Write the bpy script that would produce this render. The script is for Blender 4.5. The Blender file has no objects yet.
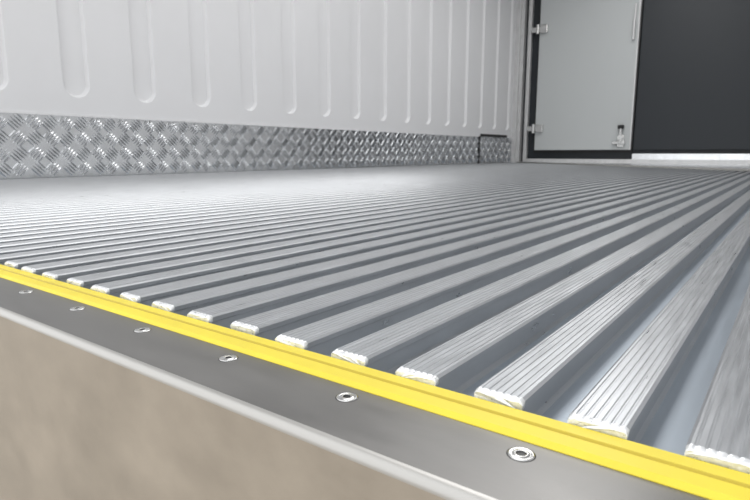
import bpy, bmesh, math, random
from mathutils import Vector, Matrix, noise
random.seed(4)
S=bpy.context.scene
S.view_settings.view_transform='Standard'
H=0.11            # camera height over the rail tops
P=0.406*H         # rail pitch
XL=-25*H          # left wall plane
XR=0.62
YB=6.25           # back wall
ZC=2.35
YF=-0.07          # rear face of the sill
G=0.0175          # rail height

# ---------------------------------------------------------------- materials
def mat(name,col,rough=.5,metal=0.,**k):
    m=bpy.data.materials.new(name); m.use_nodes=True
    nt=m.node_tree; b=nt.nodes['Principled BSDF']
    b.inputs['Base Color'].default_value=(*col,1)
    b.inputs['Roughness'].default_value=rough
    b.inputs['Metallic'].default_value=metal
    nz=k.get('noise')
    if nz:
        sc,stretch,amt,ramt,bump=nz
        tc=nt.nodes.new('ShaderNodeTexCoord'); mp=nt.nodes.new('ShaderNodeMapping')
        mp.inputs['Scale'].default_value=stretch
        n=nt.nodes.new('ShaderNodeTexNoise'); n.inputs['Scale'].default_value=sc; n.inputs['Detail'].default_value=6
        n.inputs['Roughness'].default_value=.6
        nt.links.new(tc.outputs['Object'],mp.inputs[0]); nt.links.new(mp.outputs[0],n.inputs['Vector'])
        r=nt.nodes.new('ShaderNodeMapRange'); r.inputs[1].default_value=.3; r.inputs[2].default_value=.7
        nt.links.new(n.outputs[0],r.inputs[0])
        mx=nt.nodes.new('ShaderNodeMix'); mx.data_type='RGBA'
        mx.inputs[6].default_value=(*[c*(1-amt) for c in col],1)
        c2=k.get('col2') or [min(1,c*(1+amt)) for c in col]
        mx.inputs[7].default_value=(*c2,1)
        nt.links.new(r.outputs[0],mx.inputs[0]); nt.links.new(mx.outputs[2],b.inputs['Base Color'])
        rr=nt.nodes.new('ShaderNodeMapRange'); rr.inputs[3].default_value=max(0.05,rough-ramt); rr.inputs[4].default_value=rough+ramt
        nt.links.new(r.outputs[0],rr.inputs[0]); nt.links.new(rr.outputs[0],b.inputs['Roughness'])
        if bump:
            bp=nt.nodes.new('ShaderNodeBump'); bp.inputs['Distance'].default_value=bump; bp.inputs['Strength'].default_value=.6
            nt.links.new(n.outputs[0],bp.inputs['Height']); nt.links.new(bp.outputs[0],b.inputs['Normal'])
    return m
M_rail=mat('rail_aluminium',(.485,.497,.512),.34,.70,noise=(55,(6,.35,1),.09,.07,.00016))
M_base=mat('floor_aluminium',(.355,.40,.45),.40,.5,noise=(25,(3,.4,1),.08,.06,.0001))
M_cut=mat('sawn_aluminium',(.78,.79,.80),.34,.45,noise=(320,(1,1,1),.13,.1,.001))
M_steel=mat('stainless_sill',(.215,.21,.203),.40,.78,noise=(14,(.8,3,1),.12,.06,.00003))
M_edge=mat('stainless_fold',(.44,.43,.41),.38,.6)  # on the sill fold, the lighter colour puts in the edge highlight
M_face=mat('rear_face_steel',(.35,.305,.25),.45,.3,noise=(13,(1,1,1.4),.16,.12,.001))  # beige tint stands for the ground reflected in the stainless face
M_yel=mat('yellow_rubber',(.75,.61,.045),.5,0,noise=(30,(1,1,1),.05,.05,.0002))
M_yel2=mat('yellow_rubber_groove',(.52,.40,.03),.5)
M_wall=mat('white_wall_panel',(.71,.71,.72),.40,0,noise=(2,(1,1,1),.02,.03,0))
M_tread=mat('tread_plate_alu',(.72,.73,.74),.20,.93,noise=(15,(1,1,1),.1,.06,0))
M_door=mat('door_panel_grey',(.50,.52,.52),.5)
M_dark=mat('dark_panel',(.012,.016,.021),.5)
M_black=mat('black_seal',(.012,.012,.013),.6)
M_post=mat('galvanised_post',(.62,.62,.62),.4,.4,noise=(30,(1,1,.3),.10,.08,0))
M_chrome=mat('polished_steel',(.60,.60,.59),.25,.95)
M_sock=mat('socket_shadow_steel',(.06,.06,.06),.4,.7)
M_ground=mat('concrete_ground',(.42,.38,.33),.85,0,noise=(3,(1,1,1),.15,.02,.003))

# ---------------------------------------------------------------- helpers
def new(name,bm,mats,parent=None,smooth=False):
    me=bpy.data.meshes.new(name); bm.normal_update(); bm.to_mesh(me); bm.free()
    for m in mats: me.materials.append(m)
    o=bpy.data.objects.new(name,me); S.collection.objects.link(o)
    if parent: o.parent=parent
    return o
def box(bm,a,b,mi=0,bev=0):
    vs=[bm.verts.new((x,y,z)) for x in(a[0],b[0]) for y in(a[1],b[1]) for z in(a[2],b[2])]
    fs=[bm.faces.new([vs[i] for i in q]) for q in((0,1,3,2),(4,6,7,5),(0,4,5,1),(2,3,7,6),(0,2,6,4),(1,5,7,3))]
    for f in fs: f.material_index=mi
    if bev:
        es=list({e for f in fs for e in f.edges})
        r=bmesh.ops.bevel(bm,geom=es,offset=bev,segments=2,affect='EDGES',profile=.5)
        for f in r['faces']: f.material_index=mi
def boxo(name,a,b,m,parent=None,bev=0):
    bm=bmesh.new(); box(bm,a,b,0,bev); bmesh.ops.recalc_face_normals(bm,faces=bm.faces); return new(name,bm,[m],parent)
def cyl(bm,c,r,h,axis='Z',seg=20,mi=0):
    rot={'Z':Matrix(),'X':Matrix.Rotation(math.pi/2,4,'Y'),'Y':Matrix.Rotation(math.pi/2,4,'X')}[axis]
    r_=bmesh.ops.create_cone(bm,cap_ends=True,segments=seg,radius1=r,radius2=r,depth=h,matrix=Matrix.Translation(c)@rot)
    for v in r_['verts']:
        for f in v.link_faces: f.material_index=mi

# ---------------------------------------------------------------- floor
floor=boxo('floor',(XL,-0.02,-G-.03),(XR,YB,-G),M_base)
bm=bmesh.new()
w=P*.266; t=.0042
def rail_profile():
    pts=[]
    pts+=[(-w*1.0,-G),(-w*.88,-G+.003),(-w*.88,-t-.001),(-w,-t),(-w-.0002,-.0012),(-w+.0012,0)]
    n=6
    x0=-w+.003; x1=w-.003
    for i in range(n):
        c=x0+(x1-x0)*i/(n-1)
        pts+=[(c-.0007,0),(c-.0003,-.0004),(c+.0003,-.0004),(c+.0007,0)]
    pts+=[(w-.0012,0),(w+.0002,-.0012),(w,-t),(w*.88,-t-.001),(w*.88,-G+.003),(w*1.0,-G)]
    return pts
prof=rail_profile()
x_first=-0.515*H
ks=[k for k in range(-75,20) if XL+P*.5< x_first+k*P < XR-P*.5]
for k in ks:
    cx=x_first+k*P
    jit=random.uniform(-.0012,.0012)
    secs=[(0+jit,.82,1.1),(.0012+jit,.95,.35),(.0035+jit,1,0),(.012,1,0)]+[(y,1,0) for y in (.3,1,2.5,YB-.01)]
    rings=[]
    for si,(y,sx,drop) in enumerate(secs):
        ring=[]
        for (px,pz) in prof:
            zz=pz
            if si<2 and pz>-.0006: zz=0
            if pz>-t-.0005: zz=zz-drop*.0012
            dx=dy=0
            if si<2:
                nn=noise.noise_vector(Vector((cx*300+px*260,y*300,pz*300)))
                dx=nn.x*.0003; dy=nn.y*.0009; zz+=nn.z*.00045
                if pz<-t-.0005: dx=dy=0; sx=1
            ring.append(bm.verts.new((cx+px*sx+dx,y+dy,zz)))
        rings.append(ring)
    for si in range(len(rings)-1):
        a,b=rings[si],rings[si+1]
        for i in range(len(a)-1):
            f=bm.faces.new((a[i],a[i+1],b[i+1],b[i])); f.material_index=1 if si<2 else 0
            if si<2: f.smooth=True
    for r_,rev in((rings[0],0),(rings[-1],1)):
        f=bm.faces.new(r_ if rev else r_[::-1]); f.material_index=1
bmesh.ops.recalc_face_normals(bm,faces=bm.faces)
rails=new('floor_rails',bm,[M_rail,M_cut],floor)

# ---------------------------------------------------------------- rear sill
ZS=-.0062
bm=bmesh.new()
R=.0045
pr=[(-.0008,-G-.03),(-.0008,ZS),(-.022,ZS),(YF+R,ZS)]
for i in range(1,9):
    a=i/8*math.pi/2
    pr.append((YF+R-R*math.sin(a),ZS-R+R*math.cos(a)))
pr+=[(YF,-.014),(YF,-.10),(YF,-.20),(YF,-.42)]
xs=[XL-.1+(XR-XL+.2)*i/60 for i in range(61)]
cols=[[bm.verts.new((x,y,z)) for y,z in pr] for x in xs]
for a,b in zip(cols,cols[1:]):
    for i in range(len(pr)-1):
        f=bm.faces.new((a[i],a[i+1],b[i+1],b[i])); 
        f.material_index=0 if i<3 else (1 if i<11 else 2)
        f.smooth=3<=i<11
bmesh.ops.recalc_face_normals(bm,faces=bm.faces)
sill=new('rear_sill',bm,[M_steel,M_edge,M_face])
# yellow strip
bm=bmesh.new()
pr=[(-.0012,ZS),(-.0012,ZS+.0022),(-.0018,ZS+.0028),(-.0095,ZS+.0028),(-.0102,ZS+.0017),(-.0112,ZS+.0017),(-.0120,ZS+.0026),(-.0200,ZS+.0022),(-.0225,ZS+.0004),(-.0225,ZS)]
cols=[[bm.verts.new((x,y,z)) for y,z in pr] for x in (XL,XR)]
a,b=cols
for i in range(len(pr)-1):
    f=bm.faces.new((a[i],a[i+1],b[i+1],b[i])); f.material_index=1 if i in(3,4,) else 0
for r_ in cols: bm.faces.new(r_)
bmesh.ops.recalc_face_normals(bm,faces=bm.faces)
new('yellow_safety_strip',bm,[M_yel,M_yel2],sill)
# screws
bm=bmesh.new()
N=24
def hexr(a,r): 
    a=(a%(math.pi/3))-math.pi/6
    return r*math.cos(math.pi/6)/math.cos(a)
for k in range(-29,2):
    cx=-.69*H+k*.80*H; cy=-.300*H
    lo=[(.0057,.00005,2,0),(.0052,.0001,2,0),(.0050,.0004,0,0),(.0046,.0006,0,0),(.0041,.0003,0,0),(.0034,.0003,0,0),(.0030,.0007,0,0),(.0024,.0007,0,0),(.0021,.0006,0,1),(.0020,.0002,2,1)]
    prev=None; rot=random.random()
    for (r,z,mi,hx) in lo:
        ring=[]
        for i in range(N):
            a=2*math.pi*i/N; rr=hexr(a+rot,r) if hx else r
            ring.append(bm.verts.new((cx+rr*math.cos(a),cy+rr*math.sin(a),ZS+z)))
        if prev:
            for i in range(N):
                f=bm.faces.new((prev[i],prev[(i+1)%N],ring[(i+1)%N],ring[i])); f.material_index=1 if (mi==2) else 0; f.smooth=True
        prev=ring
    f=bm.faces.new(prev); f.material_index=1
bmesh.ops.recalc_face_normals(bm,faces=bm.faces)
new('sill_screws',bm,[M_chrome,M_sock],sill)

# ---------------------------------------------------------------- left wall with pressed flutes
ZP=2.62*H
bm=bmesh.new()
pitch=3.17*H; hw=.180*pitch; zb=3.32*H+hw; zt=2.15-hw
y_first=(12.4-2.1)*H
yw0=y_first-pitch*3.5
ncell=int((YB-yw0)/pitch)+1
for c in range(ncell):
    yc=yw0+pitch*(c+.5)
    if yc+pitch/2>YB: 
        f=bm.faces.new([bm.verts.new(p) for p in((XL,yc-pitch/2,ZP),(XL,YB,ZP),(XL,YB,ZC),(XL,yc-pitch/2,ZC))]); continue
    def loop(o,dx):
        r=hw-o; v=[]
        for i in range(13):
            a=math.pi*i/12; v.append((XL+dx,yc+r*math.cos(a),zt+r*math.sin(a)))
        for i in range(13):
            a=math.pi+math.pi*i/12; v.append((XL+dx,yc+r*math.cos(a),zb+r*math.sin(a)))
        return [bm.verts.new(p) for p in v]
    rect=[bm.verts.new(p) for p in((XL,yc-pitch/2,ZP),(XL,yc+pitch/2,ZP),(XL,yc+pitch/2,ZC),(XL,yc-pitch/2,ZC))]
    L=[loop(0,0),loop(.002,-.001),loop(.008,-.019),loop(.011,-.0216),loop(.013,-.022)]
    ed=[bm.edges.new((rect[i],rect[(i+1)%4])) for i in range(4)]
    n=len(L[0])
    ed+=[bm.edges.new((L[0][i],L[0][(i+1)%n])) for i in range(n)]
    bmesh.ops.triangle_fill(bm,edges=ed,use_beauty=True)
    for a,b in zip(L,L[1:]):
        for i in range(n):
            f=bm.faces.new((a[i],a[(i+1)%n],b[(i+1)%n],b[i])); f.smooth=True
    bm.faces.new(L[-1])
bmesh.ops.remove_doubles(bm,verts=bm.verts,dist=.0001)
bmesh.ops.recalc_face_normals(bm,faces=bm.faces)
s=sum(f.normal.x*f.calc_area() for f in bm.faces)
if s<0: bmesh.ops.reverse_faces(bm,faces=bm.faces)
wall=new('wall_left',bm,[M_wall])
boxo('wall_core',(XL-.08,yw0,-.05),(XL-.026,YB+.05,ZC),M_wall,wall)
boxo('panel_lip',(XL-.004,yw0,ZP-.010),(XL+.003,YB-.9,ZP+.003),M_wall,wall,bev=.001)
boxo('dark_gap',(XL-.004,48.6*H,2.58*H),(XL+.004,54.8*H,2.84*H),M_black,wall,bev=.002)  # thin black box, a dark gap past the plate joint
boxo('plate_joint',(XL-.004,48.2*H,.0),(XL+.006,48.6*H,2.6*H),M_black,wall,bev=.002)

# tread plate
bm=bmesh.new()
box(bm,(XL-.012,yw0,-.004),(XL-.0015,YB,ZP))
cell=.070
def lens(cy,cz,ang,L,W,h):
    ca,sa=math.cos(ang),math.sin(ang)
    base=[(-L,0),(-L*.5,-W*.8),(0,-W),(L*.5,-W*.8),(L,0),(L*.5,W*.8),(0,W),(-L*.5,W*.8)]
    vb=[bm.verts.new((XL-.0015,cy+ca*p-sa*q,cz+sa*p+ca*q)) for p,q in base]
    vt=[bm.verts.new((XL-.0015+h,cy+ca*p-sa*q,cz+sa*p+ca*q)) for p,q in((-L*.55,0),(0,0),(L*.55,0))]
    T,Mi,Bq=vt
    for f in((vb[0],vb[1],T),(vb[1],vb[2],Mi,T),(vb[2],vb[3],Bq,Mi),(vb[3],vb[4],Bq),(vb[4],vb[5],Bq),(vb[5],vb[6],Mi,Bq),(vb[6],vb[7],T,Mi),(vb[7],vb[0],T)):
        ff=bm.faces.new(f)
ny=int((YB-yw0)/cell); nz=int(ZP/cell)+1
for iy in range(int((.4-yw0)/cell),ny):
    for iz in range(0,nz):
        cy=yw0+(iy+.5)*cell; cz=(iz+.5)*cell
        s=1 if (iy+iz)%2 else -1
        ang=s*math.radians(45)
        for j in range(-2,3):
            off=j*cell*.20
            py=cy-math.sin(ang)*off; pz=cz+math.cos(ang)*off
            if pz>ZP-.020 or pz<.018 or py>YB-.03: continue
            lens(py,pz,ang,cell*.47*(1-.05*abs(j)),cell*.066,.010)
bmesh.ops.recalc_face_normals(bm,faces=bm.faces)
new('baseboard_left',bm,[M_tread])

# ---------------------------------------------------------------- other shell
boxo('wall_right',(XR,-.05,-.05),(XR+.08,YB+.05,ZC),M_wall)
boxo('ceiling',(XL-.08,-.05,ZC),(XR+.08,YB+.1,ZC+.06),M_wall)
XD0=-22.6*H; XD1=-13.2*H; ZD=1.30*H
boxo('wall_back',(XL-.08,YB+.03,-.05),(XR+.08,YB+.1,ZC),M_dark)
boxo('baseboard_back',(XD1+.03,YB-.03,0),(XR,YB+.03,ZD-.04),M_tread)
bm=bmesh.new()
box(bm,(XL+.0,YB-.09,0),(XL+.05,YB+.03,ZC),0,.003)
box(bm,(XL+.05,YB-.05,0),(XL+.085,YB+.03,ZC),0,.003)
box(bm,(XL+.12,YB-.02,0),(XL+.16,YB+.03,ZC),0,.003)
bmesh.ops.recalc_face_normals(bm,faces=bm.faces)
new('corner_post',bm,[M_post])
door=bpy.data.objects.new('door_1',None); S.collection.objects.link(door)
boxo('leaf',(XD0,YB-.04,ZD),(XD1,YB+.01,ZC-.1),M_door,door,bev=.006)
boxo('seal',(XD0-.02,YB-.005,ZD-.03),(XD1+.02,YB+.03,ZC-.08),M_black,door)
boxo('edge_trim',(XD1-.004,YB-.05,ZD),(XD1+.012,YB+.01,ZC-.1),M_post,door,bev=.002)
for i,z in enumerate((.385,1.47)):
    bm=bmesh.new()
    box(bm,(XD0-.09,YB-.06,z-.028),(XD0+.06,YB-.04,z+.028),0,.004)
    box(bm,(XD0+.02,YB-.075,z-.045),(XD0+.10,YB-.04,z+.045),0,.006)
    cyl(bm,(XD0-.01,YB-.068,z),.018,.10,'Z')
    new('hinge_%d'%(i+1),bm,[M_chrome],door)
bm=bmesh.new()
lx=XD1-.09
box(bm,(lx-.035,YB-.055,.17),(lx+.035,YB-.04,.30),0,.005)
box(bm,(lx-.012,YB-.09,.20),(lx+.012,YB-.055,.38),0,.005)
cyl(bm,(lx,YB-.075,.27),.022,.06,'Y')
box(bm,(lx-.08,YB-.08,.20),(lx+.05,YB-.055,.235),0,.004)
box(bm,(lx-.03,YB-.10,.36),(lx+.03,YB-.06,.40),1,.008)
new('latch',bm,[M_chrome,M_black],door)
bm=bmesh.new(); box(bm,(XD1-.045,YB-.06,1.28),(XD1-.025,YB-.04,1.60),0,.004); cyl(bm,(XD1-.035,YB-.065,1.35),.014,.2,'Z')
new('lock_rod',bm,[M_post],door)
boxo('doorway_dark',(XD1+.03,YB-.02,ZD),(XR-.02,YB+.03,ZC-.1),M_dark,None,bev=.004)  # near-black sheet stands for the darkness of the open doorway
boxo('trim_1',(XL+.17,YB-.045,0),(XR,YB-.031,.045),M_post,None,bev=.002)
def prism(name,pts,z0,z1,m,parent=None):
    bm=bmesh.new()
    a=[bm.verts.new((x,y,z0)) for x,y in pts]; b=[bm.verts.new((x,y,z1)) for x,y in pts]
    bm.faces.new(a[::-1]); bm.faces.new(b)
    for i in range(len(pts)): bm.faces.new((a[i],a[(i+1)%len(pts)],b[(i+1)%len(pts)],b[i]))
    bmesh.ops.recalc_face_normals(bm,faces=bm.faces)
    return new(name,bm,[m],parent)
th=prism('threshold_plate',[(XL+.1,YB-.1),(XL+.1,YB-.045),(XR,YB-.045),(XR,3.2)],0.0002,.004,M_tread)
prism('edge_bar',[(XL+.1,YB-.14),(XL+.1,YB-.08),(XR,3.24),(XR,3.12)],0.0002,.012,M_edge,th)
boxo('ground',(-14,-14,-1.15),(14,14,-1.1),M_ground)

# ---------------------------------------------------------------- light
W=bpy.data.worlds.new('World'); S.world=W; W.use_nodes=True
nt=W.node_tree; bg=nt.nodes['Background']
bg.inputs[0].default_value=(.97,.985,1,1); bg.inputs[1].default_value=1.8
def area(name,loc,rot,sx,sy,e,col=(1,1,1)):
    l=bpy.data.lights.new(name,'AREA'); l.shape='RECTANGLE'; l.size=sx; l.size_y=sy; l.energy=e; l.color=col
    o=bpy.data.objects.new(name,l); o.location=loc; o.rotation_euler=rot; S.collection.objects.link(o); return o
area('ceiling_fill',(-1.1,3.0,ZC-.03),(0,0,0),.8,4.8,68,(1,.995,.985))  # unseen fill lamp added to brighten the deep interior

# ---------------------------------------------------------------- camera
yaw=math.radians(36.6); pitch_=math.radians(9.74)
cam=bpy.data.cameras.new('Camera'); co=bpy.data.objects.new('Camera',cam); S.collection.objects.link(co)
co.matrix_world=Matrix.Translation((0,-2.1*H,H))@Matrix.Rotation(yaw,4,'Z')@Matrix.Rotation(math.pi/2-pitch_,4,'X')
cam.sensor_width=36; cam.lens=565/750*36; cam.clip_start=.005
cam.dof.use_dof=True; cam.dof.focus_distance=.38; cam.dof.aperture_fstop=26
S.camera=co
